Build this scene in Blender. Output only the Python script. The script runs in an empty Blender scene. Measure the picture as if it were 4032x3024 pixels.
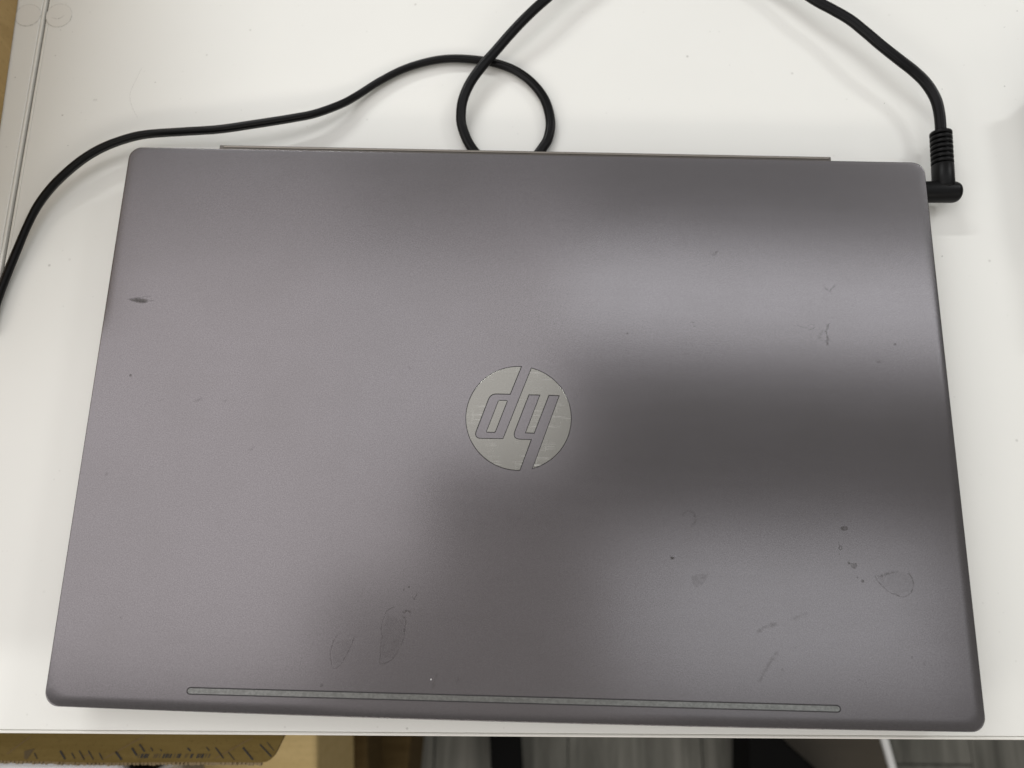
import bpy, bmesh, math, random
from mathutils import Vector, Matrix
random.seed(7)
S = bpy.context.scene
COL = S.collection

# ------------------------------------------------------------------ camera
F_PX, IMG_W, IMG_H = 2830.0, 4032.0, 3024.0
CAM = Vector((-0.00095, -0.05439, 0.31666))
ROT = Matrix(((0.9999724817, -0.0035257361, 0.0065272590),
              (0.0048694986, 0.9757209489, -0.2189632793),
              (-0.0055967766, 0.2189890382, 0.9757112673)))
cd = bpy.data.cameras.new('camera')
cd.sensor_width = 36.0
cd.lens = F_PX / IMG_W * 36.0
cd.clip_start, cd.clip_end = 0.01, 50.0
cd.dof.use_dof = True
cd.dof.focus_distance = 0.305
cd.dof.aperture_fstop = 8.0
cam = bpy.data.objects.new('camera', cd)
COL.objects.link(cam)
cam.matrix_world = Matrix.Translation(CAM) @ ROT.to_4x4()
S.camera = cam

# ------------------------------------------------------------------ world, tube lamps and added fill panels
W = bpy.data.worlds.new('World'); S.world = W; W.use_nodes = True
bg = W.node_tree.nodes['Background']
bg.inputs[0].default_value = (1.0, 0.96, 0.90, 1)
bg.inputs[1].default_value = 0.24
S.view_settings.view_transform = 'Standard'
S.view_settings.look = 'None'
S.view_settings.exposure = 0.0
S.view_settings.gamma = 1.0

def lamp(name, x0, x1, y0, y1, z, rad, col=(1, 1, 1), spread=180):
    """rectangular area light facing down; rad = its radiance"""
    l = bpy.data.lights.new(name, 'AREA'); l.shape = 'RECTANGLE'
    l.size, l.size_y = x1 - x0, y1 - y0
    l.energy = rad * math.pi * (x1 - x0) * (y1 - y0)
    l.color = col; l.spread = math.radians(spread)
    o = bpy.data.objects.new(name, l); COL.objects.link(o)
    o.location = ((x0 + x1) / 2, (y0 + y1) / 2, z)
    return o
ZC = 1.32
FILL = 'added_fill_panel'  # added panels; their layout and gaps shape the lid's reflections
WARM, COOL, DAY = (1.0, 0.96, 0.97), (0.955, 0.975, 1.0), (0.985, 1.0, 0.99)
lamp(FILL, -2.30, -0.42, -0.38, 0.62, ZC, 1.50, WARM)
lamp(FILL, -2.30, -0.42, 0.62, 0.84, ZC, 0.92, WARM)
lamp(FILL, -0.42, 0.15, 0.62, 0.80, ZC, 0.62, (0.99, 0.97, 0.985))
lamp(FILL, -0.42, 0.10, 0.12, 0.62, ZC, 1.48, (0.99, 0.97, 0.985))
lamp(FILL, -0.42, -0.20, -0.14, 0.12, ZC, 1.40, WARM)
o = lamp(FILL, 0.10, 1.30, 0.385, 0.63, ZC, 2.30, COOL)
o.rotation_euler.z = math.radians(-2.5)
lamp(FILL, 0.20, 0.92, -0.36, -0.03, ZC, 1.08, COOL)  # added panel, reflects as the sheen at the lower right of the lid
lamp(FILL, 0.36, 1.10, -0.44, 0.00, ZC + 0.01, 0.26, COOL)
lamp(FILL, -1.10, 1.30, 0.86, 1.45, ZC, 0.42, COOL)
lamp(FILL, -0.42, 0.30, -0.60, 0.00, ZC, 0.30, (1.0, 0.94, 0.92))  # weak panel added to lift the lower middle of the lid
lamp('ceiling_tube_lamp', -1.7, -0.5, 1.80, 1.92, ZC + 0.2, 63.0, DAY)
lamp('ceiling_tube_lamp', 1.40, 1.90, 1.25, 1.35, ZC, 80.0, DAY)
lamp(FILL, -3.00, -1.60, -2.10, -0.80, ZC, 5.6, (1.0, 0.97, 0.93))  # added front fill from the left, brightens the desk
lamp(FILL, 1.50, 2.60, -2.00, -0.80, ZC, 2.4, (1.0, 0.97, 0.93))  # added front fill from the right
lamp(FILL, -1.20, 1.20, -2.90, -2.10, ZC + 0.2, 5.6, (1.0, 0.94, 0.85))  # added warm fill for the desk strip before the laptop

# ------------------------------------------------------------------ helpers
ANG = math.radians(-1.142)
LAPROT = Matrix.Rotation(ANG, 4, 'Z')
def at(x, y, z):
    """point of the place at height z that stands at photo pixel (x, y)"""
    d = ROT @ Vector(((x - IMG_W / 2) / F_PX, (IMG_H / 2 - y) / F_PX, -1.0))
    return CAM + d * ((z - CAM.z) / d.z)
ZLID = 0.0195
def lid(x, y):
    p = LAPROT.inverted() @ at(x, y, ZLID)
    return (p.x, p.y)
def desk_pt(x, y, z=0.0):
    p = at(x, y, z); return (p.x, p.y)

def link(name, me, mat=None, parent=None, smooth=False):
    o = bpy.data.objects.new(name, me); COL.objects.link(o)
    if mat: me.materials.append(mat)
    if parent: o.parent = parent
    if smooth:
        for p in me.polygons: p.use_smooth = True
    return o
def from_bm(name, bm, mat=None, parent=None, smooth=False):
    bmesh.ops.recalc_face_normals(bm, faces=bm.faces)
    me = bpy.data.meshes.new(name); bm.to_mesh(me); bm.free()
    return link(name, me, mat, parent, smooth)
def thing(name, label, cat, loc=(0, 0, 0), rz=0.0, group=None):
    o = bpy.data.objects.new(name, None); COL.objects.link(o)
    o.empty_display_size = 0.02
    o.location = loc; o.rotation_euler = (0, 0, rz)
    o['label'] = label; o['category'] = cat
    if group: o['group'] = group
    return o
def bevel(o, w, seg=2, ang=40):
    m = o.modifiers.new('bevel', 'BEVEL'); m.width = w; m.segments = seg
    m.limit_method = 'ANGLE'; m.angle_limit = math.radians(ang)
    return o
def box(x0, x1, y0, y1, z0, z1, bm=None):
    bm = bm or bmesh.new()
    v = [bm.verts.new(c) for c in ((x0, y0, z0), (x1, y0, z0), (x1, y1, z0), (x0, y1, z0),
                                   (x0, y0, z1), (x1, y0, z1), (x1, y1, z1), (x0, y1, z1))]
    for f in ((0, 3, 2, 1), (4, 5, 6, 7), (0, 1, 5, 4), (1, 2, 6, 5), (2, 3, 7, 6), (3, 0, 4, 7)):
        bm.faces.new([v[i] for i in f])
    return bm
def prism(pts, z0, z1, bm=None):
    bm = bm or bmesh.new()
    a = [bm.verts.new((x, y, z0)) for x, y in pts]
    b = [bm.verts.new((x, y, z1)) for x, y in pts]
    n = len(pts)
    bm.faces.new(a[::-1]); bm.faces.new(b)
    for i in range(n):
        j = (i + 1) % n
        bm.faces.new((a[i], a[j], b[j], b[i]))
    return bm
def ribbon_loop(pts, w, z, bm=None, closed=True):
    """flat ribbon of width w centred on the polyline pts"""
    bm = bm or bmesh.new(); n = len(pts); L = []
    for i in range(n):
        p = Vector(pts[i])
        a = Vector(pts[i - 1]) if (closed or i > 0) else p
        b = Vector(pts[(i + 1) % n]) if (closed or i < n - 1) else p
        d1 = (p - a).normalized() if (p - a).length else (b - p).normalized()
        d2 = (b - p).normalized() if (b - p).length else d1
        n1 = Vector((-d1.y, d1.x)); n2 = Vector((-d2.y, d2.x))
        m = n1 + n2
        m = m.normalized() if m.length > 1e-6 else n1
        k = min(1 / max(m.dot(n1), 0.3), 2.5) * w / 2
        L.append((bm.verts.new((p.x + m.x * k, p.y + m.y * k, z)), bm.verts.new((p.x - m.x * k, p.y - m.y * k, z))))
    for i in range(n if closed else n - 1):
        j = (i + 1) % n
        bm.faces.new((L[i][0], L[i][1], L[j][1], L[j][0]))
    return bm
def catmull(P, step):
    P = [Vector(p) for p in P]
    P = [P[0] * 2 - P[1]] + P + [P[-1] * 2 - P[-2]]
    out = []
    for i in range(1, len(P) - 2):
        a, b, c, d = P[i - 1:i + 3]
        n = max(2, int((c - b).length / step))
        for k in range(n):
            t = k / n
            out.append(0.5 * ((2 * b) + (c - a) * t + (2 * a - 5 * b + 4 * c - d) * t * t + (3 * b - a - 3 * c + d) * t ** 3))
    out.append(P[-2]); return out
def sweep(path, section, twist=None, bm=None, cap=True):
    """sweep a closed 2-D section (list of (side, up)) along path; side stays level, then twist(i/n)"""
    bm = bm or bmesh.new(); rings = []; n = len(path)
    for i, p in enumerate(path):
        t = (path[min(i + 1, n - 1)] - path[max(i - 1, 0)]).normalized()
        side = t.cross(Vector((0, 0, 1)))
        side = side.normalized() if side.length > 1e-5 else Vector((1, 0, 0))
        up = side.cross(t).normalized()
        a = twist(i / (n - 1)) if twist else 0
        s2 = side * math.cos(a) + up * math.sin(a); u2 = up * math.cos(a) - side * math.sin(a)
        rings.append([bm.verts.new(p + s2 * x + u2 * y) for x, y in section])
    m = len(section)
    for a, b in zip(rings, rings[1:]):
        for k in range(m):
            bm.faces.new((a[k], a[(k + 1) % m], b[(k + 1) % m], b[k]))
    if cap:
        bm.faces.new(rings[0][::-1]); bm.faces.new(rings[-1])
    return bm
def lathe(prof, A, B, seg=32):
    """solid of revolution: prof = [(distance along A->B, radius)]"""
    A, B = Vector(A), Vector(B); t = (B - A).normalized()
    u = t.cross(Vector((0, 0, 1)));  u = u.normalized() if u.length > 1e-4 else Vector((1, 0, 0)); v = u.cross(t)
    bm = bmesh.new(); rings = []
    for d, r in prof:
        rings.append([bm.verts.new(A + t * d + (u * math.cos(k * 2 * math.pi / seg) + v * math.sin(k * 2 * math.pi / seg)) * r) for k in range(seg)])
    for a, b in zip(rings, rings[1:]):
        for k in range(seg): bm.faces.new((a[k], a[(k + 1) % seg], b[(k + 1) % seg], b[k]))
    bm.faces.new(rings[0][::-1]); bm.faces.new(rings[-1])
    return bm

# ------------------------------------------------------------------ materials
class NT:
    def __init__(s, name):
        s.m = bpy.data.materials.new(name); s.m.use_nodes = True
        s.t = s.m.node_tree; s.b = s.t.nodes['Principled BSDF']; s.out = s.t.nodes['Material Output']
        s.co = s.t.nodes.new('ShaderNodeTexCoord').outputs['Object']
    def node(s, typ, **kw):
        n = s.t.nodes.new(typ)
        for k, v in kw.items():
            if k.startswith('i_'):
                key = k[2:]; key = int(key) if key.isdigit() else key.replace('_', ' ')
                n.inputs[key].default_value = v
            else: setattr(n, k, v)
        return n
    def ln(s, a, b): s.t.links.new(a, b)
    def noise(s, scale, detail=3, rough=0.5, vec=None, dist=0.0):
        n = s.node('ShaderNodeTexNoise', i_Scale=scale, i_Detail=detail, i_Roughness=rough, i_Distortion=dist)
        s.ln(vec or s.co, n.inputs['Vector']); return n.outputs['Fac']
    def mapv(s, scale, rot=(0, 0, 0)):
        n = s.node('ShaderNodeMapping'); n.inputs['Scale'].default_value = scale; n.inputs['Rotation'].default_value = rot
        s.ln(s.co, n.inputs['Vector']); return n.outputs['Vector']
    def ramp(s, fac, *stops):
        n = s.node('ShaderNodeValToRGB'); e = n.color_ramp.elements
        while len(e) < len(stops): e.new(0.5)
        for q, (p, c) in zip(e, stops):
            q.position = p; q.color = (c, c, c, 1) if not hasattr(c, '__len__') else (*c, 1)
        s.ln(fac, n.inputs['Fac']); return n.outputs['Color']
    def mix(s, fac, a, b, typ='MIX'):
        n = s.node('ShaderNodeMix', data_type='RGBA', blend_type=typ)
        for key, v in ((0, fac), (6, a), (7, b)):
            if hasattr(v, 'is_linked'): s.ln(v, n.inputs[key])
            elif hasattr(v, '__len__'): n.inputs[key].default_value = (*v, 1)
            else: n.inputs[key].default_value = v
        return n.outputs[2]
    def bump(s, h, strength, dist):
        n = s.node('ShaderNodeBump', i_Strength=strength, i_Distance=dist)
        s.ln(h, n.inputs['Height']); s.ln(n.outputs['Normal'], s.b.inputs['Normal'])
    def set(s, col=None, rough=None, metal=None, spec=None):
        for k, v in (('Base Color', col), ('Roughness', rough), ('Metallic', metal), ('Specular IOR Level', spec)):
            if v is None: continue
            if hasattr(v, 'is_linked'): s.ln(v, s.b.inputs[k])
            elif hasattr(v, '__len__'): s.b.inputs[k].default_value = (*v, 1)
            else: s.b.inputs[k].default_value = v
        return s

def mat_table(name, col):
    t = NT(name)
    cloud = t.noise(9, 4, 0.6)
    c = t.mix(t.ramp(cloud, (0.35, 0.0), (0.7, 1.0)), col, tuple(x * 0.975 for x in col))
    # sparse small specks of dirt
    v = t.node('ShaderNodeTexVoronoi', i_Scale=95.0, i_Randomness=1.0); t.ln(t.co, v.inputs['Vector'])
    rnd = t.node('ShaderNodeSeparateColor'); t.ln(v.outputs['Color'], rnd.inputs[0])
    pick = t.ramp(rnd.outputs[0], (0.80, 0.0), (0.98, 1.0))
    dot = t.ramp(v.outputs['Distance'], (0.020, 1.0), (0.085, 0.0))
    mul = t.node('ShaderNodeMath', operation='MULTIPLY'); t.ln(pick, mul.inputs[0]); t.ln(dot, mul.inputs[1])
    m2 = t.node('ShaderNodeMath', operation='MULTIPLY', i_1=0.6); t.ln(mul.outputs[0], m2.inputs[0])
    c = t.mix(m2.outputs[0], c, (0.30, 0.29, 0.26))
    v2 = t.node('ShaderNodeTexVoronoi', i_Scale=260.0, i_Randomness=1.0); t.ln(t.co, v2.inputs['Vector'])
    rnd2 = t.node('ShaderNodeSeparateColor'); t.ln(v2.outputs['Color'], rnd2.inputs[0])
    pick2 = t.ramp(rnd2.outputs[1], (0.86, 0.0), (1.0, 1.0)); dot2 = t.ramp(v2.outputs['Distance'], (0.03, 1.0), (0.16, 0.0))
    mu2 = t.node('ShaderNodeMath', operation='MULTIPLY'); t.ln(pick2, mu2.inputs[0]); t.ln(dot2, mu2.inputs[1])
    m3 = t.node('ShaderNodeMath', operation='MULTIPLY', i_1=0.24); t.ln(mu2.outputs[0], m3.inputs[0])
    c = t.mix(m3.outputs[0], c, (0.35, 0.34, 0.31))
    t.set(c, 0.46, 0.0, 0.35)
    t.bump(t.noise(1400, 2), 0.05, 0.0002)
    return t.m
M = {}
M['table'] = mat_table('white_laminate', (0.82, 0.82, 0.785))
t = NT('edge_banding'); t.set((0.80, 0.79, 0.74), 0.35, 0, 0.4); M['band'] = t.m
t = NT('gap_dark'); t.set((0.10, 0.095, 0.085), 0.8); M['gap'] = t.m  # even dark tone for the seams and the joint

t = NT('lid_satin')
fine = t.noise(2300, 2, 0.6)
mid = t.noise(26, 4, 0.65)
scuff = t.noise(1.0, 4, 0.6, t.mapv((30, 240, 30), (0, 0, 0.35)))
c = t.mix(t.ramp(fine, (0.36, 0.0), (0.64, 1.0)), (0.168, 0.158, 0.165), (0.202, 0.192, 0.199))
c = t.mix(t.ramp(mid, (0.38, 0.0), (0.75, 0.22)), c, (0.145, 0.137, 0.137))
r = t.node('ShaderNodeMapRange', i_From_Min=0.3, i_From_Max=0.7, i_To_Min=0.200, i_To_Max=0.212); t.ln(scuff, r.inputs['Value'])
t.set(c, r.outputs[0], 0.91, 0.4)
t.bump(t.noise(2300, 2, 0.6), 0.038, 0.0001); M['lid'] = t.m

t = NT('base_plastic'); t.set((0.16, 0.15, 0.15), 0.42, 0.3); M['base'] = t.m
t = NT('hinge_metal'); c = t.mix(t.noise(600, 2), (0.10, 0.09, 0.08), (0.13, 0.118, 0.105)); t.set(c, 0.42, 0.6); M['hinge'] = t.m
t = NT('hinge_lip_metal'); t.set((0.27, 0.245, 0.215), 0.35, 0.5); M['lip'] = t.m
t = NT('dark_groove'); t.set((0.018, 0.016, 0.018), 0.7); M['groove'] = t.m
t = NT('accent_inlay')
c = t.mix(t.ramp(t.noise(1100, 2, 0.6), (0.36, 0.0), (0.64, 1.0)), (0.175, 0.178, 0.170), (0.245, 0.250, 0.240))
t.set(c, 0.27, 0.85); t.bump(t.noise(1000, 2), 0.12, 0.00012); M['accent'] = t.m

t = NT('polished_logo_metal')
s1 = t.ramp(t.noise(1.0, 3, 0.7, t.mapv((60, 1500, 70), (0, 0, -0.25))), (0.55, 0.0), (0.66, 1.0))
s2 = t.ramp(t.noise(1.0, 3, 0.7, t.mapv((1500, 90, 70), (0, 0, -0.10))), (0.60, 0.0), (0.70, 0.8))
zone = t.ramp(t.noise(60, 3, 0.6), (0.42, 0.0), (0.62, 1.0))
sx = t.node('ShaderNodeMath', operation='MAXIMUM'); t.ln(s1, sx.inputs[0]); t.ln(s2, sx.inputs[1])
sz = t.node('ShaderNodeMath', operation='MULTIPLY'); t.ln(sx.outputs[0], sz.inputs[0]); t.ln(zone, sz.inputs[1])
c = t.mix(sz.outputs[0], (0.250, 0.245, 0.225), (0.43, 0.425, 0.40))
r = t.node('ShaderNodeMapRange', i_To_Min=0.24, i_To_Max=0.50); t.ln(sz.outputs[0], r.inputs['Value'])
t.set(c, r.outputs[0], 0.80, 0.5); M['logo'] = t.m

def decal(name, col, strength, speck=True, rough=0.5, metal=0.0):
    t = NT(name)
    at_ = t.node('ShaderNodeAttribute', attribute_name='fade')
    fac = at_.outputs['Fac']
    if speck:
        n = t.ramp(t.noise(900, 3, 0.7), (0.34, 0.12), (0.60, 1.0))
        mu = t.node('ShaderNodeMath', operation='MULTIPLY'); t.ln(fac, mu.inputs[0]); t.ln(n, mu.inputs[1]); fac = mu.outputs[0]
    k = t.node('ShaderNodeMath', operation='MULTIPLY', i_1=strength); t.ln(fac, k.inputs[0])
    tr = t.node('ShaderNodeBsdfTransparent'); mx = t.node('ShaderNodeMixShader')
    t.ln(k.outputs[0], mx.inputs[0]); t.ln(tr.outputs[0], mx.inputs[1]); t.ln(t.b.outputs[0], mx.inputs[2])
    t.ln(mx.outputs[0], t.out.inputs['Surface'])
    t.set(col, rough, metal); return t.m
M['stain'] = decal('dried_stain', (0.050, 0.045, 0.040), 0.92)
M['faint'] = decal('faint_smudge', (0.080, 0.073, 0.070), 0.36)
M['chip'] = decal('bare_chip', (0.8, 0.8, 0.8), 1.0, False)
M['pencil'] = decal('mark_on_laminate', (0.30, 0.285, 0.26), 0.75)

t = NT('black_cable_rubber'); c = t.mix(t.noise(300, 3), (0.0030, 0.0030, 0.0033), (0.0055, 0.0052, 0.0055)); t.set(c, 0.30, 0, 0.16)
t.bump(t.noise(700, 2), 0.06, 0.0002); M['cable'] = t.m
t = NT('black_plug_plastic'); c = t.mix(t.noise(500, 3), (0.0030, 0.0030, 0.0033), (0.0060, 0.0060, 0.0063)); t.set(c, 0.40, 0, 0.15)
t.bump(t.noise(1500, 2), 0.10, 0.0002); M['plug'] = t.m

def cardboard(name, a, b):
    t = NT(name)
    c = t.mix(t.ramp(t.noise(1.0, 4, 0.6, t.mapv((12, 160, 60))), (0.3, 0.0), (0.7, 1.0)), a, b)
    c = t.mix(t.ramp(t.noise(420, 3, 0.7), (0.55, 0.0), (0.75, 0.4)), c, tuple(x * 0.5 for x in a))
    t.set(c, 0.85, 0, 0.15); t.bump(t.noise(300, 3), 0.2, 0.0004); return t.m
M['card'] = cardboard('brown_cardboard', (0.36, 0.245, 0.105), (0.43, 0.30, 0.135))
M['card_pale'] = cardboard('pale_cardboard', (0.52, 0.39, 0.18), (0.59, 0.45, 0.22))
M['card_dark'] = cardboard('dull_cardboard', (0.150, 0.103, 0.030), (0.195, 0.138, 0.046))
M['card_deep'] = cardboard('dark_brown_card', (0.062, 0.040, 0.014), (0.090, 0.060, 0.024))  # dark brown card for the board and the dark carton
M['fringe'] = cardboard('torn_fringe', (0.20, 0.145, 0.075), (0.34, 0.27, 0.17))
t = NT('carton_print'); t.set((0.025, 0.023, 0.022), 0.8); M['print'] = t.m
t = NT('carton_print_faded'); t.set((0.10, 0.07, 0.03), 0.85); M['print2'] = t.m
t = NT('carton_crease'); t.set((0.16, 0.105, 0.045), 0.85); M['crease'] = t.m
t = NT('white_paper'); t.set((0.74, 0.75, 0.78), 0.7); M['paper'] = t.m
t = NT('grey_felt'); c = t.mix(t.noise(400, 3), (0.24, 0.21, 0.165), (0.30, 0.27, 0.21)); t.set(c, 0.9); M['greycard'] = t.m
t = NT('dark_rubber'); t.set((0.003, 0.003, 0.003), 0.8, 0, 0.1); M['black'] = t.m
t = NT('dark_brown_board'); c = t.mix(t.noise(1, 4, 0.6, t.mapv((6, 70, 6))), (0.032, 0.024, 0.013), (0.052, 0.040, 0.024)); t.set(c, 0.6); M['board'] = t.m
t = NT('white_edge'); t.set((0.78, 0.79, 0.80), 0.4); M['white'] = t.m
def mat_plank(i):
    r = random.Random(i); k = r.uniform(0.85, 1.15)
    t = NT('grey_wood_plank')
    g = t.noise(1.0, 6, 0.62, t.mapv((26, 2.4, 1)), 1.2)
    g2 = t.noise(1.0, 3, 0.6, t.mapv((120, 3, 1)), 0.4)
    c = t.mix(t.ramp(g, (0.36, 0.0), (0.66, 1.0)), tuple(k * x for x in (0.070, 0.070, 0.061)), tuple(k * x for x in (0.175, 0.173, 0.154)))
    c = t.mix(t.ramp(g2, (0.40, 0.28), (0.62, 0.0)), c, (0.04, 0.037, 0.030))
    t.set(c, 0.55, 0, 0.3); t.bump(g, 0.15, 0.0006); return t.m
PLANKS = [mat_plank(i) for i in range(3)]

# ------------------------------------------------------------------ floor with planks
FZ = -0.735
o = from_bm('floor', box(-2.4, 2.4, -2.2, 2.2, FZ - 0.03, FZ - 0.004), M['black']); o['kind'] = 'structure'
floor = o
pw, pl = 0.18, 1.22
pm = {}
for i in range(-13, 13):
    off = random.uniform(0, pl)
    for j in range(-2, 3):
        y0 = j * pl + off - pl / 2
        a, b = max(y0, -2.2), min(y0 + pl, 2.2)
        if b - a < 0.05: continue
        x0 = i * pw + 0.07
        bm = box(-pw / 2 + 0.0009, pw / 2 - 0.0009, -(b - a) / 2 + 0.0009, (b - a) / 2 - 0.0009, 0, 0.0035)
        q = from_bm('plank', bm, PLANKS[(i * 3 + j) % 3], floor)
        q.location = (x0 + pw / 2, (a + b) / 2, FZ - 0.0035)

# ------------------------------------------------------------------ the two desks
p0, p1 = at(0, 2886, 0), at(4032, 2905, 0)
YF = (p0.y + p1.y) / 2 - 0.0006          # front face of the desk
XS = at(160, 200, 0).x                    # left end of the desk, at the joint
BAND = 0.0013
GAP = 0.0012
XE = XS - GAP                              # right end of the desk beside it
desk = thing('desk', 'white laminate desk with thin edge banding that the laptop and cord lie on', 'desk', (0.35, YF + 0.35, FZ))
def dpart(name, bm, mat, par): 
    o = from_bm(name, bm, mat); o.parent = par
    o.location = Vector((0, 0, 0)) - Vector(par.location); return o
XR, YB = XS + 1.40, YF + 0.70
o = dpart('desk_top', box(XS + BAND + 0.0002, XR, YF + BAND + 0.0002, YB, -0.025, 0), M['table'], desk); bevel(o, 0.0002, 1)
o = dpart('edge_band', box(XS + 0.0001, XR, YF, YF + BAND, -0.025, -0.00008), M['band'], desk); bevel(o, 0.0006, 3)
o = dpart('edge_band', box(XS, XS + BAND, YF + BAND + 0.0001, YB, -0.025, -0.00008), M['band'], desk); bevel(o, 0.0004, 2)
o = dpart('seam_dark_fill', box(XE + 0.0001, XR, YF + 0.0008, YB - 0.01, -0.024, -0.0014), M['gap'], desk)  # dark fill added below the top, deepens the shade in the joint
for (lx, ly) in ((XS + 0.06, YB - 0.06), (XR - 0.06, YB - 0.06), (XR - 0.06, YF + 0.25)):
    o = dpart('desk_leg', box(lx - 0.025, lx + 0.025, ly - 0.025, ly + 0.025, FZ, -0.025), M['white'], desk); bevel(o, 0.003, 2)
side = thing('side_desk', 'second white desk butted against the left end of the main desk', 'desk', (XE - 0.35, YF + 0.6, FZ))
o = dpart('desk_top', box(XE - 0.70, XE - BAND - 0.0002, YF - 0.02, YF + 1.18, -0.025, 0.0004), M['table'], side); bevel(o, 0.0002, 1)
o = dpart('edge_band', box(XE - BAND, XE, YF - 0.02, YF + 1.18, -0.025, 0.0003), M['band'], side); bevel(o, 0.0004, 2)
o = dpart('seam_dark_fill', box(XE - BAND - 0.001, XE - 0.0005, YF - 0.019, YF + 1.17, -0.024, -0.0006), M['gap'], side)  # dark fill below the side desk's banding seam
for (lx, ly) in ((XE - 0.10, YF + 1.12), (XE - 0.64, YF + 1.12), (XE - 0.64, YF + 0.05), (XE - 0.10, YF + 0.05)):
    o = dpart('desk_leg', box(lx - 0.025, lx + 0.025, ly - 0.025, ly + 0.025, FZ, -0.025), M['white'], side); bevel(o, 0.003, 2)

# decal meshes -------------------------------------------------------
def decal_mesh(name, strips, blobs, z, mat, parent, loc=None):
    bm = bmesh.new(); lay = bm.verts.layers.float.new('fade')
    def V(x, y, f):
        v = bm.verts.new((x, y, z)); v[lay] = f; return v
    for pts, w, k in strips:
        P = catmull([(x, y, 0) for x, y in pts], max(w * 0.6, 0.0006)); n = len(P); rows = []
        for i, p in enumerate(P):
            d = (P[min(i + 1, n - 1)] - P[max(i - 1, 0)]).normalized(); nn = Vector((-d.y, d.x, 0))
            ww = w * random.uniform(0.55, 1.25); p = p + nn * random.uniform(-0.22, 0.22) * w
            f = k * random.uniform(0.65, 1.0) * (min(1, min(i, n - 1 - i) / 2 + 0.1))
            a, b = p + nn * ww, p - nn * ww
            rows.append((V(a.x, a.y, 0), V(p.x, p.y, f), V(b.x, b.y, 0)))
        for a, b in zip(rows, rows[1:]):
            for q in (0, 1): bm.faces.new((a[q], a[q + 1], b[q + 1], b[q]))
    for pts, k, soft in blobs:
        n = len(pts); cx = sum(p[0] for p in pts) / n; cy = sum(p[1] for p in pts) / n
        rings = []
        for s, f in ((0.5, k * 0.9), (1 - soft, k), (1.0, 0.0)):
            rings.append([V(cx + (x - cx) * s, cy + (y - cy) * s, f) for x, y in pts])
        bm.faces.new(rings[0])
        for a, b in zip(rings, rings[1:]):
            for i in range(n): bm.faces.new((a[i], a[(i + 1) % n], b[(i + 1) % n], b[i]))
    me = bpy.data.meshes.new(name); bm.to_mesh(me); bm.free()
    o = link(name, me, mat, parent)
    if loc is not None: o.location = loc
    return o
def ell(cx, cy, rx, ry, n=14, j=0.12, rot=0.0):
    out = []
    for i in range(n):
        a = 2 * math.pi * i / n; q = 1 + random.uniform(-j, j)
        x, y = rx * q * math.cos(a), ry * q * math.sin(a)
        out.append((cx + x * math.cos(rot) - y * math.sin(rot), cy + x * math.sin(rot) + y * math.cos(rot)))
    return out

# round adhesive pads beside the joint
t = NT('clear_sticker'); t.set((0.79, 0.785, 0.75), 0.30, 0, 0.5); M['pad'] = t.m
def sticker(px, py, rx, ry, z, label, tilt, arc=None):
    c = at(px, py, z); ea = at(px + rx, py, z); eb = at(px, py + ry, z)
    r1, r2 = (ea - c).length, (eb - c).length
    pts = [(r1 * math.cos(a) * math.cos(tilt) - r2 * math.sin(a) * math.sin(tilt), r1 * math.cos(a) * math.sin(tilt) + r2 * math.sin(a) * math.cos(tilt)) for a in [2 * math.pi * i / 48 for i in range(48)]]
    s = thing('round_sticker', label, 'sticker', (c.x, c.y, z), 0, 'clear round stickers on the desks')
    o = from_bm('disc', prism(pts, 0.00003, 0.00016), M['pad'], s); bevel(o, 0.0001, 2)
    strips = [(pts[26:47], 0.00028, 1.0), (pts[44:] + pts[:27], 0.00024, 0.55)]
    if arc:
        strips.append(([tuple(Vector(desk_pt(x, y, z)) - Vector((c.x, c.y))) for x, y in arc], 0.00022, 0.8))
    decal_mesh('rim_line', strips, [], 0.00022, M['pencil'], s)  # darker line around the disc, stronger along its front half
sticker(111, 61, 50, 42, 0.0004, 'clear round sticker on the side desk, between the carton and the joint', 0.25)
sticker(233, 62, 51, 45, 0.0, 'clear round sticker with a curved scratch, at the end of the main desk', 0.25,
        [(202, 70), (226, 75), (243, 70), (258, 57)])
DL = Vector((0, 0, 0)) - Vector(desk.location)
for pts, w, k in (((( 560, 265), (533, 320), (512, 372), (520, 420), (545, 470)), 0.00025, 0.35), (((3790, 2280), (3800, 2330)), 0.0002, 0.3)):
    decal_mesh('scratch', [([desk_pt(x, y) for x, y in pts], w, k)], [], 0.00006, M['pencil'], desk, DL)
for x, y, rx, ry, k in ((373, 393, 1.2, .9, .3), (246, 454, .5, .4, .9), (612, 324, .5, .4, .6), (239, 118, .3, .3, .9), (286, 126, .3, .3, .9), (218, 219, .3, .3, .9),
                        (268, 573, .4, .3, .8), (1604, 2869, .8, .6, .5), (3710, 351, .4, .3, .8), (3955, 340, .4, .4, .8), (3483, 407, .4, .3, .7), (3955, 107, .5, .3, .7),
                        (4005, 43, .4, .5, .7), (3709, 1009, .5, .4, .8), (460, 578, .4, .3, .5), (950, 434, .4, .3, .5)):
    decal_mesh('speck', [], [(ell(*desk_pt(x, y), rx / 1000, ry / 1000, 9, .35), k, .5)], 0.00006, M['pencil'], desk, DL)
decal_mesh('speck', [], [(ell(*desk_pt(60, 305, .0004), .0005, .0003, 8), .8, .4)], 0.00046, M['pencil'], side, Vector((0, 0, 0)) - Vector(side.location))

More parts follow.
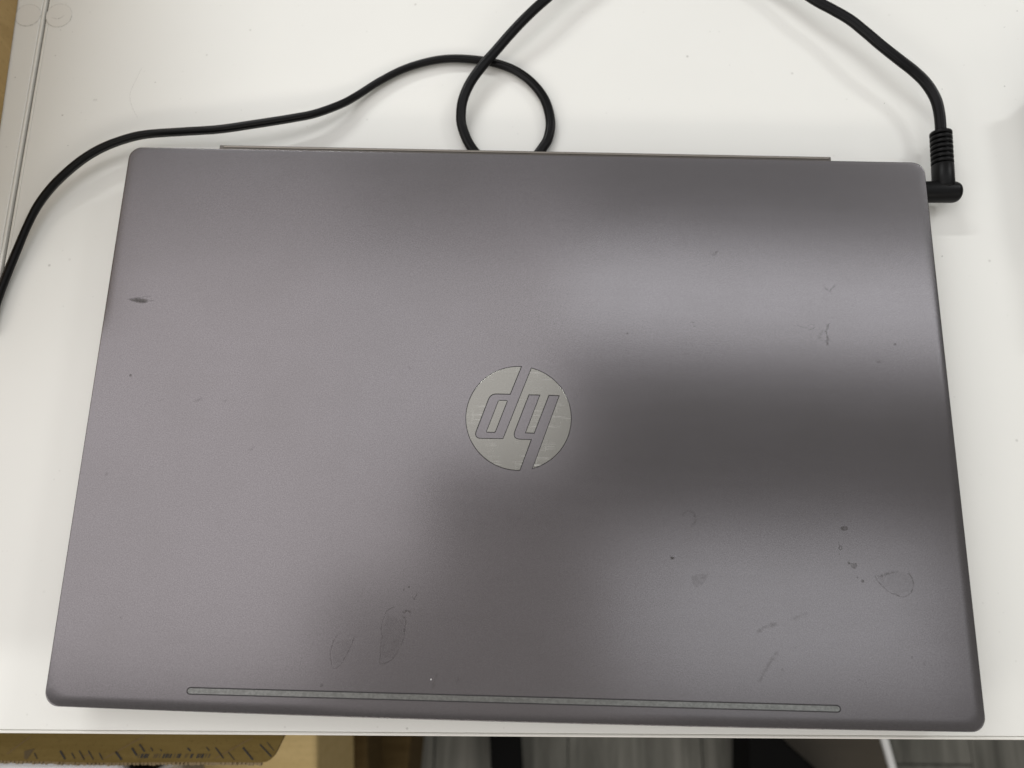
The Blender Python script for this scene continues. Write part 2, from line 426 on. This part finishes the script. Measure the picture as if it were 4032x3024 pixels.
# ------------------------------------------------------------------ laptop
LW, LD = 0.361, 0.2395
lap = thing('laptop', 'closed dark grey laptop with a round polished logo and water stains on its lid', 'laptop', (0, 0, 0), ANG)
def rrect(hx, hy0, hy1, r, n=8):
    pts = []
    for cx, cy, a0 in ((hx - r, hy1 - r, 0), (-hx + r, hy1 - r, 90), (-hx + r, hy0 + r, 180), (hx - r, hy0 + r, 270)):
        for i in range(n + 1):
            a = math.radians(a0 + 90 * i / n); pts.append((cx + r * math.cos(a), cy + r * math.sin(a)))
    # straight edges get extra points so that the slight bow of the front edge shows
    out = []
    for i, p in enumerate(pts):
        q = pts[(i + 1) % len(pts)]; out.append(p)
        L = math.dist(p, q)
        if L > 0.05:
            for k in range(1, 12): out.append((p[0] + (q[0] - p[0]) * k / 12, p[1] + (q[1] - p[1]) * k / 12))
    return out
base_outline = rrect(LW / 2 * 1.004, -LD / 2 - 0.0003, LD / 2 - 0.0001, 0.0056)
BOW = 0.0011
def edge_weight():
    """how far each outline point is rounded over: fully along the front and right edges, little elsewhere"""
    out = []; n = len(base_outline)
    for i, (x, y) in enumerate(base_outline):
        (ax, ay), (bx, by) = base_outline[i - 1], base_outline[(i + 1) % n]
        dx, dy = bx - ax, by - ay; l = math.hypot(dx, dy); nx, ny = dy / l, -dx / l
        k = min(max((LD / 2 - y) / 0.06, 0), 1); k = k * k * (3 - 2 * k)
        out.append(0.2 + 0.8 * max(0.0, max(nx, -ny)) * k)
    return out
EDGE_W = edge_weight()
def lid_loop(ins, ins_rear, z, front=None, drop=None):
    front = ins if front is None else front
    pts = []
    for (x, y), w in zip(base_outline, EDGE_W):
        k = 1 - 2 * ins / LW
        yy = y * (1 - 2 * front / LD) if y < 0 else y * (1 - 2 * ins_rear / LD)
        b = 0
        if y < -LD / 2 + 0.0056: b = BOW * (1 - (x / (LW / 2)) ** 2) - BOW * 0.4
        pts.append((x * k, yy - b, z if drop is None else z - drop * w))
    return pts
bm = bmesh.new(); loops = []
prof = [(0.0010, 0.0010, 0.0128), (0.0002, 0.0002, 0.0133), (0.0, 0.0, 0.0140), (0.0, 0.0, 0.0186), (0.00005, 0.00005, 0.0189)]
for i in range(0, 15):
    t_ = 1 - i / 14.0
    prof.append((0.0001 + 0.0042 * (1 - t_), 0.0001 + 0.0020 * (1 - t_), ZLID, 0.0001 + 0.0045 * (1 - t_), 0.00032 * t_ ** 2.2))
for p in prof: loops.append([bm.verts.new(c) for c in lid_loop(*p)])
n = len(base_outline)
for a, b in zip(loops, loops[1:]):
    for i in range(n): bm.faces.new((a[i], a[(i + 1) % n], b[(i + 1) % n], b[i]))
bm.faces.new(loops[-1]); bm.faces.new(loops[0][::-1])
lid_o = from_bm('lid', bm, M['lid'], lap, True)
# lower half of the laptop
bm = bmesh.new(); loops = []
for ins, rear, z in ((0.016, 0.016, 0.0030), (0.006, 0.012, 0.0042), (0.0022, 0.008, 0.0078), (0.0016, 0.006, 0.0120), (0.0022, 0.006, 0.0124)):
    loops.append([bm.verts.new(c) for c in lid_loop(ins, rear, z)])
for a, b in zip(loops, loops[1:]):
    for i in range(n): bm.faces.new((a[i], a[(i + 1) % n], b[(i + 1) % n], b[i]))
bm.faces.new(loops[-1]); bm.faces.new(loops[0][::-1])
from_bm('base', bm, M['base'], lap, True)
bm = bmesh.new()
for sy in (-0.104, 0.098): 
    o = from_bm('rubber_foot', prism([(x + sx, y + sy) for sx in (0,) for x, y in rrect(0.135, -0.004, 0.004, 0.0039)], 0, 0.0032), M['black'], lap)
bm.free()
# hinge bar behind the lid
ZH = 0.0125
h0 = LAPROT.inverted() @ at(864, 568, ZH); h1 = LAPROT.inverted() @ at(3274, 624, ZH)
HX0, HX1, HY = h0.x, h1.x, (h0.y + h1.y) / 2 + 0.0005
hin = from_bm('hinge_bar', box(HX0, HX1, LD / 2 - 0.0095, HY, 0.0060, ZH - 0.0004), M['hinge'], lap); bevel(hin, 0.0003, 2)
o = from_bm('hinge_lip', box(HX0 + 0.0021, HX1 - 0.0010, HY - 0.0014, HY - 0.0004, 0.0110, ZH), M['lip'], hin); bevel(o, 0.0003, 2)
# accent strip
xl, yl = lid(737, 2718); xr, yr = lid(3309, 2793); yc = (yl + yr) / 2
hh = (Vector(lid(2016, 2745)) - Vector(lid(2016, 2771))).length / 2
cap = [(xr - hh + hh * math.cos(a), yc + hh * math.sin(a)) for a in [math.radians(-90 + 15 * i) for i in range(13)]]
cap += [(xl + hh + hh * math.cos(a), yc + hh * math.sin(a)) for a in [math.radians(90 + 15 * i) for i in range(13)]]
strip = from_bm('accent_strip', prism(cap, ZLID - 0.0003, ZLID + 0.00007), M['accent'], lap)
from_bm('strip_groove', ribbon_loop(cap, 0.00042, ZLID + 0.00010), M['groove'], strip)

# round logo ---------------------------------------------------------
def L7(x, y): return lid(1750 + x * 0.31348, 1380 + y * 0.31348)
pc = Vector(L7(931, 843)); RAD = ((Vector(L7(1592, 830)) - Vector(L7(270, 830))).length + (Vector(L7(925, 195)) - Vector(L7(930, 1490))).length) / 4
def rnd_corner(a, b, c, r, n=6):
    """polyline points that round corner b"""
    a, b, c = Vector(a), Vector(b), Vector(c)
    p, q = b + (a - b).normalized() * r, b + (c - b).normalized() * r
    return [tuple((1 - t) ** 2 * p + 2 * t * (1 - t) * b + t * t * q) for t in [i / n for i in range(n + 1)]]
def arc(p, q, ccw=True, n=60):
    a0 = math.atan2(p[1] - pc.y, p[0] - pc.x); a1 = math.atan2(q[1] - pc.y, q[0] - pc.x)
    if ccw:
        while a1 <= a0: a1 += 2 * math.pi
    else:
        while a1 >= a0: a1 -= 2 * math.pi
    return [(pc.x + RAD * math.cos(a0 + (a1 - a0) * i / n), pc.y + RAD * math.sin(a0 + (a1 - a0) * i / n)) for i in range(n + 1)]
out = []
out += arc(L7(965, 198), L7(946, 1492), True)                    # over the left side to the bottom
out += [L7(1088, 1122)]
out += rnd_corner(L7(1088, 1122), L7(842, 1115), L7(1060, 555), 0.0038)
out += [L7(1060, 555), L7(1203, 558), L7(1021, 1033), L7(1126, 1037), L7(1311, 560), L7(1446, 567)]
out += arc(L7(1106, 1467), L7(1095, 216), True)                  # right side from the bottom to the top
out += [L7(738, 1110)]
out += rnd_corner(L7(738, 1110), L7(362, 1106), L7(545, 615), 0.0034)
out += rnd_corner(L7(400, 1000), L7(578, 543), L7(825, 548), 0.0026)
out += [L7(825, 548)]
isl = [L7(682, 629), L7(789, 633), L7(634, 1027), L7(529, 1023)]
isl = sum([rnd_corner(isl[i - 1], isl[i], isl[(i + 1) % 4], 0.0004, 3) for i in range(4)], [])
for pts in (out, isl):
    q = from_bm('logo_inlay', prism(pts, ZLID - 0.0002, ZLID + 0.00016), M['logo'], lap); bevel(q, 0.00012, 2, 30)
    from_bm('logo_groove', ribbon_loop(pts, 0.00052, ZLID + 0.00004), M['groove'], q)

# stains on the lid --------------------------------------------------
PX = 0.000105
def LL(pts): return [lid(x, y) for x, y in pts]
def E_(x, y, rx, ry, j=0.12, rot=0.0, n=14): 
    c = lid(x, y); return ell(c[0], c[1], rx * PX, ry * PX, n, j, rot)
ZS = ZLID + 0.00006
def stain(strips, blobs, mat='stain'):
    for p, w, k in strips: decal_mesh('stain', [(LL(p), max(w, 3.0) * PX, min(1.0, k * 1.35))], [], ZS, M[mat], lap)
    for q in blobs: decal_mesh('stain', [], [q], ZS - 0.00002, M[mat], lap)
stain([([(583, 1186), (600, 1184), (608, 1181)], 4, .4), ([(535, 1172), (565, 1170), (598, 1165)], 5, .2)],
      [(LL([(500, 1178), (520, 1171), (541, 1171), (565, 1174), (583, 1177), (590, 1183), (582, 1193), (565, 1196), (545, 1195), (514, 1186)]), .85, .5)])
stain([], [(E_(514, 1478, 7, 6.5, .05), .55, .3)])
stain([([(621, 1580), (634, 1576), (648, 1569)], 6, .5)], [], 'faint')
stain([([(760, 1580), (780, 1575), (802, 1566)], 9, .45)], [], 'faint')
stain([([(3265, 1270), (3254, 1300), (3259, 1325), (3257, 1345), (3261, 1362)], 8, .75), ([(3246, 1300), (3228, 1318), (3226, 1340)], 10, .35)], [], 'faint')
stain([], [(E_(3524, 1356, 7.5, 6.5, .1), .45, .4)])
stain([([(3450, 1427), (3460, 1424), (3468, 1421)], 4, .5)], [])
stain([([(3240, 1122), (3254, 1139), (3266, 1147), (3275, 1138), (3292, 1118)], 8, .4)], [], 'faint')
stain([([(3130, 1278), (3160, 1288), (3175, 1290), (3192, 1277), (3208, 1281), (3204, 1293), (3190, 1297), (3172, 1292)], 3, .45)], [], 'faint')
stain([], [(E_(3324, 2080, 16, 10, .08), .6, .25)])
stain([([(3300, 2136), (3306, 2150), (3304, 2160), (3312, 2165), (3314, 2155), (3307, 2148)], 2.5, .6), ([(3307, 2172), (3306, 2188)], 2, .4)], [])
stain([([(3336, 2209), (3343, 2218), (3352, 2222)], 7, .7)], [(LL([(3346, 2219), (3360, 2215), (3372, 2216), (3378, 2226), (3371, 2240), (3362, 2241), (3350, 2233)]), .65, .25)])
stain([], [(E_(3377, 2274, 4, 4, .2), .4, .4), (E_(3397, 2288, 7, 6, .15), .5, .3)])
stain([([(3444, 2262), (3452, 2280), (3462, 2294), (3483, 2316), (3509, 2336), (3526, 2340), (3541, 2348), (3565, 2349), (3589, 2331), (3596, 2310), (3596, 2292), (3586, 2268), (3574, 2252)], 3.2, .42),
       ([(3455, 2273), (3478, 2266), (3497, 2258), (3518, 2256), (3538, 2248)], 6, .30)], [(LL([(3446, 2262), (3480, 2314), (3541, 2346), (3589, 2330), (3595, 2290), (3574, 2255), (3520, 2250)]), .07, .15)])
stain([([(3588, 2585), (3594, 2589)], 6, .5), ([(3634, 2610), (3644, 2620)], 6, .4), ([(3380, 2676), (3390, 2681)], 7, .3), ([(3406, 2686), (3418, 2690)], 6, .3)], [])
stain([([(2686, 2041), (2692, 2022), (2708, 2012), (2731, 2021), (2739, 2045), (2732, 2062), (2719, 2073)], 6, .6)], [], 'faint')
stain([([(2636, 2192), (2648, 2197), (2660, 2196)], 6, .45)], [(E_(2647, 2198, 7, 7, .25), .5, .5)])
stain([], [(LL([(2718, 2270), (2740, 2262), (2765, 2257), (2793, 2261), (2785, 2280), (2770, 2302), (2740, 2316), (2722, 2296)]), .40, .25)], 'faint')
stain([([(2975, 2492), (3000, 2477), (3030, 2464), (3062, 2456)], 11, .75)], [], 'faint')
stain([([(3110, 2440), (3150, 2425), (3185, 2412)], 12, .3)], [], 'faint')
stain([([(2985, 2688), (3005, 2655), (3030, 2610), (3062, 2562)], 10, .5), ([(3120, 2560), (3140, 2548)], 8, .3)], [(E_(3080, 2636, 6, 5), .5, .4)], 'faint')
stain([([(1345, 2490), (1330, 2500), (1316, 2518), (1302, 2560), (1301, 2591), (1308, 2621), (1316, 2633), (1342, 2615), (1360, 2585), (1378, 2551), (1396, 2506)], 2.6, .34)],
      [(LL([(1320, 2520), (1303, 2570), (1312, 2625), (1340, 2612), (1375, 2551), (1390, 2510)]), .06, .2)])
stain([([(1559, 2387), (1525, 2404), (1510, 2434), (1501, 2473), (1504, 2506), (1498, 2551), (1497, 2591), (1495, 2612), (1519, 2610), (1541, 2598), (1556, 2581), (1571, 2551), (1586, 2527), (1592, 2497), (1593, 2476), (1598, 2443), (1586, 2419)], 3.2, .36),
       ([(1592, 2474), (1595, 2488)], 6, .6)], [(LL([(1525, 2410), (1503, 2480), (1497, 2605), (1545, 2592), (1586, 2520), (1595, 2440)]), .10, .15)])
stain([([(1580, 2405), (1590, 2412), (1600, 2404), (1612, 2408), (1620, 2414)], 4, .5), ([(1578, 2420), (1590, 2432), (1602, 2428)], 4, .4), ([(1622, 2350), (1630, 2355), (1640, 2345), (1642, 2332)], 2.6, .75), ([(1628, 2363), (1636, 2355)], 2.4, .7)],
      [(E_(1610, 2311, 4, 4, .2), .6, .4), (E_(1590, 2323, 5, 5, .3), .3, .5)])
stain([], [(E_(1266, 2699, 7, 7, .1), .35, .4)])
stain([([(1700, 2720), (1708, 2690), (1722, 2650)], 8, .6), ([(1800, 2700), (1806, 2660)], 10, .4)], [], 'faint')
stain([([(2464, 1818), (2464, 1812), (2470, 1811), (2474, 1816)], 2, .9)], [])
stain([([(2718, 1268), (2735, 1268)], 2, .6), ([(2724, 1284), (2740, 1283)], 2, .6)], [(E_(2470, 1313, 4, 4), .6, .5)])
stain([([(978, 1776), (990, 1768), (1000, 1755)], 7, .5), ([(410, 1872), (430, 1862)], 10, .5), ([(1605, 1446), (1620, 1452)], 7, .5), ([(2800, 1010), (2830, 985)], 9, .4),
       ([(1290, 2125), (1310, 2115)], 8, .3), ([(470, 2430), (482, 2436)], 5, .6), ([(880, 1585), (900, 1570)], 8, .3)], [], 'faint')
decal_mesh('chip', [], [(LL([(195, 2747), (200, 2744), (203, 2746), (199, 2751)]), 1.0, .2)], ZLID - 0.0007, M['chip'], lap)
decal_mesh('chip', [], [(E_(1697, 2675, 3, 3, .1, 0, 8), 1.0, .3)], ZS, M['chip'], lap)
# power socket in the right flank
xj = LW / 2
pj = LAPROT.inverted() @ at(3640, 757, 0.0085)
from_bm('power_socket', lathe([(0, .0031), (.0006, .0031), (.0006, .0026)], (xj - 0.0034, pj.y, 0.0085), (xj, pj.y, 0.0085), 20), M['black'], lap, True)

# ------------------------------------------------------------------ power cord
cord = thing('power_cord', 'black laptop power cord looped behind the laptop and plugged into its right side', 'cable', (0, 0, 0))
Z0 = 0.0022
path = []
left = [(-60, 1320, .003), (-15, 1190, .003), (15, 1110, .003), (67, 984, .004), (103, 899, .005), (146, 814, .006), (200, 741, .007), (261, 680, .008), (328, 626, .009), (401, 583, .009), (486, 550, .009), (577, 529, .009),
        (729, 518, .009), (863, 509, .010), (1002, 489, .010), (1154, 465, .009), (1246, 446, .008), (1344, 410, .006), (1405, 377, .004), (1496, 319, .003), (1587, 273, .0025), (1684, 243, .0024), (1769, 231, .0024), (1860, 234, .0024),
        (1952, 249, .0024), (2031, 279, .0024), (2097, 328, .0024), (2146, 395, .0024), (2167, 474, .0024), (2161, 535, .0024), (2140, 577, .0024), (2085, 640, .0022), (2000, 668, .0022), (1915, 640, .0022), (1854, 577, .003),
        (1821, 504, .004), (1815, 450, .005), (1824, 389, .006), (1854, 322, .0068), (1903, 255, .0072), (1952, 200, .008), (2012, 131, .0092), (2073, 67, .0104), (2146, 0, .0108)]
for x, y, z in left: path.append(at(x, y, z))
mid_ = [(2260, -90, .010), (2480, -200, .008), (2760, -210, .007), (3030, -110, .0085)]
for x, y, z in mid_: path.append(at(x, y, z))
right = [(3208, 0, .0100), (3271, 34, .0106), (3344, 76, .0112), (3405, 124, .0116), (3466, 176, .0118), (3539, 234, .0117), (3599, 281, .0114), (3648, 330, .0110), (3684, 390, .0105), (3699, 450, .0101), (3704, 505, .0097), (3707, 540, .0095)]
for x, y, z in right: path.append(at(x, y, z))
P = catmull(path, 0.0014)
# two-core section: two lobes with a shallow groove between them
sec = []
for k in range(28):
    a = 2 * math.pi * k / 28
    x = 0.00245 * math.cos(a); y = 0.0019 * math.sin(a)
    g = math.exp(-(x / 0.00055) ** 2) * 0.00045
    sec.append((x, y - g if y > 0 else y + g))
def tw(u): return 0.5 * math.sin(u * 9.0) + 0.9 * math.sin(u * 4.3 + 0.4)
from_bm('cable', sweep(P, sec, tw), M['cable'], cord, True)
# elbow plug
ZB = 0.0088
A = at(3560, 757, ZB); B = at(3776, 757, ZB); 
R_ = (at(3700, 716, ZB) - at(3700, 797, ZB)).length / 2 * 0.93
Ln = (B - A).length
A = Vector((B.x - Ln, B.y + 0.0001, ZB))
jack = LAPROT @ Vector((LW / 2 + 0.0003, 0, 0))
A.x = max(A.x, jack.x)
Ln = (B - A).length
prof = [(0, R_ * .96)] + [(0.0004, R_)] + [(Ln - 0.0030 + 0.0030 * math.sin(math.radians(a)), R_ * (1 - 0.42 * (1 - math.cos(math.radians(a))))) for a in range(0, 91, 10)]
pbar = from_bm('plug', lathe(prof, A, B, 40), M['plug'], cord, True)
from_bm('plug_tip', lathe([(0, .0022), (.0030, .0022)], A + Vector((-.0028, 0, 0)), A + Vector((.0002, 0, 0)), 20), M['hinge'], pbar, True)
s0 = at(3716, 742, ZB + 0.0008); s1 = at(3704, 523, ZB + 0.0014)
axis = (s1 - s0).normalized(); SL = (s1 - s0).length
RS = (at(3672, 600, ZB) - at(3752, 600, ZB)).length / 2
# sleeve that dies into the barrel with a pointed tongue
sleeve_end = SL * 0.40
slv = from_bm('sleeve', lathe([(-0.0012, RS * 0.80), (0.0, RS * .96), (0.0005, RS), (sleeve_end - .0002, RS), (sleeve_end, RS * .97)], s0, s1, 36), M['plug'], cord, True)
tongue = prism([(x, y) for x, y in ((-.0030, 0), (.0004, -.0030), (.0034, 0))], 0, .0003)
tongue.free()
core = from_bm('strain_relief', lathe([(0, RS * .66), (SL - sleeve_end - 0.0006, RS * .66)], s0 + axis * sleeve_end, s1, 24), M['plug'], cord, True)
nr = 7; pitch = (SL - sleeve_end) / nr
for k in range(nr):
    a0 = s0 + axis * (sleeve_end + 0.0007 + k * pitch)
    th = pitch - 0.0008
    q = from_bm('ring', lathe([(0, RS * .93), (.0002, RS), (th - .0002, RS), (th, RS * .93)], a0, a0 + axis, 32), M['plug'], core, True)
    side_ = axis.cross(Vector((0, 0, 1))).normalized(); upv = side_.cross(axis)
    c = a0 - axis * 0.0004 + (upv * .90 + side_ * .12) * RS * .86
    bmb = box(-.00075, .00075, -.00055, .00055, -.0006, .0003)
    bmesh.ops.transform(bmb, matrix=Matrix.Translation(c) @ Matrix((side_, axis, upv)).transposed().to_4x4(), verts=bmb.verts)
    from_bm('bridge', bmb, M['plug'], core)

# ------------------------------------------------------------------ carton on the side desk
b0, b1 = at(40, 0, 0.0004), at(1, 270, 0.0004)
xb = (b0.x + b1.x) / 2
ct = thing('cardboard_box', 'brown cardboard carton standing on the side desk at the far left', 'box', (xb - 0.12, 0.34, 0.0004), math.atan2(-(b0.x - b1.x), b0.y - b1.y))
o = from_bm('carton_body', box(-0.12, 0.12, -0.27, 0.17, 0, 0.13), M['card'], ct); bevel(o, 0.0015, 2)
o = from_bm('flap', box(-0.12, -0.001, -0.268, 0.168, 0.1305, 0.1335), M['card'], ct)
o = from_bm('flap', box(0.001, 0.12, -0.268, 0.168, 0.1305, 0.1335), M['card'], ct)

# ------------------------------------------------------------------ things below the front of the desk
ZFL = -0.12
def C4(x, y): return (x * 0.6076, 2700 + y * 0.6076)
def flap_pt(nx, ny): p = at(nx, ny, ZFL); return (p.x, p.y)
cart = thing('open_carton', 'printed brown carton under the desk with one flap sticking out at the front', 'box', (at(300, 2950, ZFL).x, YF + 0.10, FZ))
def cpart(name, bm, mat, par=None, **k):
    o = from_bm(name, bm, mat, par or cart, **k)
    if par is None: o.location = Vector((0, 0, 0)) - Vector(cart.location)
    return o
edge = [flap_pt(-150, 2996)] + [flap_pt(*C4(x, y)) for x, y in ((0, 486), (300, 492), (600, 500), (900, 498), (1200, 496), (1500, 497), (1690, 499), (1725, 494), (1752, 480), (1772, 458), (1788, 430), (1835, 335))]
back = [(edge[-1][0] + 0.006, YF + 0.02), (edge[0][0], YF + 0.02)]
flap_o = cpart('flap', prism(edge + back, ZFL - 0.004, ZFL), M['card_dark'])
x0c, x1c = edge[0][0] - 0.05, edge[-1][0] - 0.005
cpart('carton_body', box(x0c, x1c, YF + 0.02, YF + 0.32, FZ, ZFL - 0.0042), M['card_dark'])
# corrugated core along the flap's cut edge
core_path = [Vector((x, y - 0.0003, ZFL - 0.002)) for x, y in edge[:8]]
bm = bmesh.new()
cp = catmull(core_path, 0.0011)
for i, p in enumerate(cp[:-1]):
    q = cp[i + 1]; h = 0.0017 if i % 2 else 0.0012
    bb = box(-0.0005, 0.0005, -random.uniform(.0010, .0016), 0.0002, -h, h - random.uniform(0.0, 0.0008))
    bmesh.ops.transform(bb, matrix=Matrix.Translation((p + q) / 2), verts=bb.verts)
    me = bpy.data.meshes.new('tmp'); bb.to_mesh(me); bb.free(); bm.from_mesh(me); bpy.data.meshes.remove(me)
o = cpart('corrugated_edge', bm, M['fringe']); o['kind'] = 'stuff'
# printed strokes on the flap
def C6(x, y): return flap_pt(100 + x * 0.3617, 2650 + y * 0.3617)
def stroke(bm, p, q, w):
    p, q = Vector(p), Vector(q); d = (q - p).normalized(); nn = Vector((-d.y, d.x)) * w / 2
    vs = [bm.verts.new((c.x, c.y, ZFL + 0.0002)) for c in (p + nn, p - nn, q - nn, q + nn)]
    bm.faces.new(vs)
U = 0.3617 * (CAM.z - ZFL) / F_PX
bm = bmesh.new()
for x0, y0, x1, y1, w in ((380, 845, 435, 940, 18), (985, 855, 1050, 945, 20), (1160, 815, 1215, 900, 18), (1245, 775, 1300, 855, 14), (1765, 815, 1800, 850, 14), (2070, 810, 2160, 930, 12),
                          (585, 845, 645, 945, 10), (685, 845, 745, 945, 10), (100, 870, 130, 935, 9), (805, 870, 845, 945, 10), (505, 870, 540, 935, 9), (1365, 810, 1390, 850, 9), (1470, 830, 1485, 850, 8), (1970, 805, 2005, 850, 8)):
    stroke(bm, C6(x0, y0), C6(x1, y1), w * U)
for x0, y0, x1, y1, w in ((1575, 400, 1640, 480, 10), (1685, 380, 1760, 460, 8), (1730, 365, 1775, 420, 4), (1480, 430, 1520, 480, 5)):
    stroke(bm, flap_pt(*C4(x0, y0)), flap_pt(*C4(x1, y1)), w * U * 1.68)
for a, b in ((1255, 1280), (1290, 1320), (1325, 1338), (1495, 1515), (1525, 1545), (1552, 1562), (1572, 1590), (1650, 1662), (1668, 1690), (1795, 1822), (1865, 1885), (1893, 1903), (1912, 1940)):
    bm.faces.new([bm.verts.new((*C6(x, y), ZFL + 0.0002)) for x, y in ((a + 12, 880), (a - 8, 925), (b - 8, 925), (b + 12, 880))])
cpart('printed_marks', bm, M['print'], flap_o)['kind'] = 'stuff'
bm = bmesh.new()
for a, b in ((1225, 1240), (1395, 1408), (1415, 1440), (1455, 1470), (1615, 1628), (1735, 1745), (1752, 1762), (1955, 1970), (1990, 2010)):
    bm.faces.new([bm.verts.new((*C6(x, y), ZFL + 0.0002)) for x, y in ((a + 12, 880), (a - 8, 925), (b - 8, 925), (b + 12, 880))])
for pts in (((-10, 850), (105, 820), (20, 940), (-10, 930)),):
    bm.faces.new([bm.verts.new((*C6(x, y), ZFL + 0.0002)) for x, y in pts])
cpart('printed_marks', bm, M['print2'], flap_o)['kind'] = 'stuff'
for x0, y0, x1, y1 in ((860, 930, 1290, 690), (600, 935, 700, 880), (2060, 935, 2480, 700), (-200, 880, 60, 690)):
    bm = bmesh.new(); stroke(bm, C6(x0, y0), C6(x1, y1), 9 * U)
    cpart('crease', bm, M['crease'], flap_o)

def slab(name, label, cat, pix, z1, h, mat, part, group=None):
    pts = [(at(x * 1.8228, y * 1.8228, z1).x, at(x * 1.8228, y * 1.8228, z1).y) for x, y in pix]
    cx = sum(p[0] for p in pts) / len(pts); cy = sum(p[1] for p in pts) / len(pts)
    s = thing(name, label, cat, (cx, cy, z1 - h), 0, group)
    o = from_bm(part, prism([(x - cx, y - cy) for x, y in pts], 0, h), mat, s); bevel(o, min(0.004, h / 4), 2)
    return s, pts, (cx, cy)
# white packet lying on a grey carton below the flap
slab('grey_carton', 'grey card carton below the printed flap, beside the pale carton', 'box', ((-60, 1560), (392, 1560), (399, 1800), (-60, 1800)), -0.32, abs(FZ) - 0.32, M['greycard'], 'carton_body')
slab('white_packet', 'white paper packet lying below the printed carton flap', 'packet', ((-60, 1640), (262, 1646), (272, 1662), (280, 1720), (-60, 1720)), -0.24, 0.08, M['paper'], 'wrapper')
slab('gap_shade_block', 'dark filler added for the shaded gap between the white packet and the grey carton', 'filler', ((272, 1635), (288, 1640), (300, 1680), (282, 1700), (276, 1660)), -0.225, 0.095, M['black'], 'shade_block')  # dark block added where the gap lies in shade
slab('pale_carton', 'pale tan carton on the floor below the rounded corner of the printed flap', 'box', ((400, 1540), (684, 1540), (687, 1800), (400, 1800)), -0.36, abs(FZ) - 0.36, M['card_pale'], 'carton_body')
slab('brown_board', 'dark brown board standing directly beside the pale carton', 'board', ((693, 1540), (792, 1540), (800, 1800), (696, 1800)), -0.50, abs(FZ) - 0.50, M['card_deep'], 'panel')
slab('dark_carton', 'dark brown carton standing on the floor between the brown board and the black bar', 'box', ((803, 1540), (893, 1540), (868, 1800), (806, 1800)), -0.58, abs(FZ) - 0.58, M['card_deep'], 'carton_body')
slab('black_bar', 'black flat bar on the floor below the middle of the desk', 'bar', ((1056, 1560), (1124, 1560), (1136, 1760), (1064, 1760)), FZ + 0.04, 0.04, M['black'], 'bar_body')
s, pts, c = slab('floor_panel', 'dark brown panel with one white edge lying on the floor below the desk', 'panel', ((1640, 1560), (1892, 1550), (1958, 1780), (1660, 1780)), FZ + 0.022, 0.022, M['board'], 'panel_face')
e = [(at(x * 1.8228, y * 1.8228, FZ + 0.026).x - c[0], at(x * 1.8228, y * 1.8228, FZ + 0.026).y - c[1]) for x, y in ((1891, 1550), (1908, 1550), (1972, 1780), (1957, 1780))]
o = from_bm('white_edging', prism(e, 0, 0.026), M['white'], s); bevel(o, 0.003, 2)
slab('black_bag', 'black bag lying across the corner of the floor panel', 'bag', ((1618, 1560), (1672, 1560), (1700, 1605), (1765, 1662), (1850, 1780), (1620, 1780)), FZ + 0.10, 0.075, M['black'], 'bag_body')

t = NT('dark_grey_plastic'); t.set((0.05, 0.05, 0.052), 0.6); M['greybox'] = t.m
# unseen box added past the right end of the view; shades the white top there
xq = at(4032, 600, 0.0).x
st = thing('shade_box', 'unseen dark grey box added past the right side of the laptop to cast a shadow', 'box', (xq + 0.080, 0.115, 0.0))
o = from_bm('box_body', box(-0.07, 0.07, -0.06, 0.05, 0.0, 0.018), M['greybox'], st); bevel(o, 0.002, 2)
o = from_bm('box_lid', box(-0.072, 0.072, -0.062, 0.052, 0.0182, 0.024), M['greybox'], st); bevel(o, 0.002, 2)
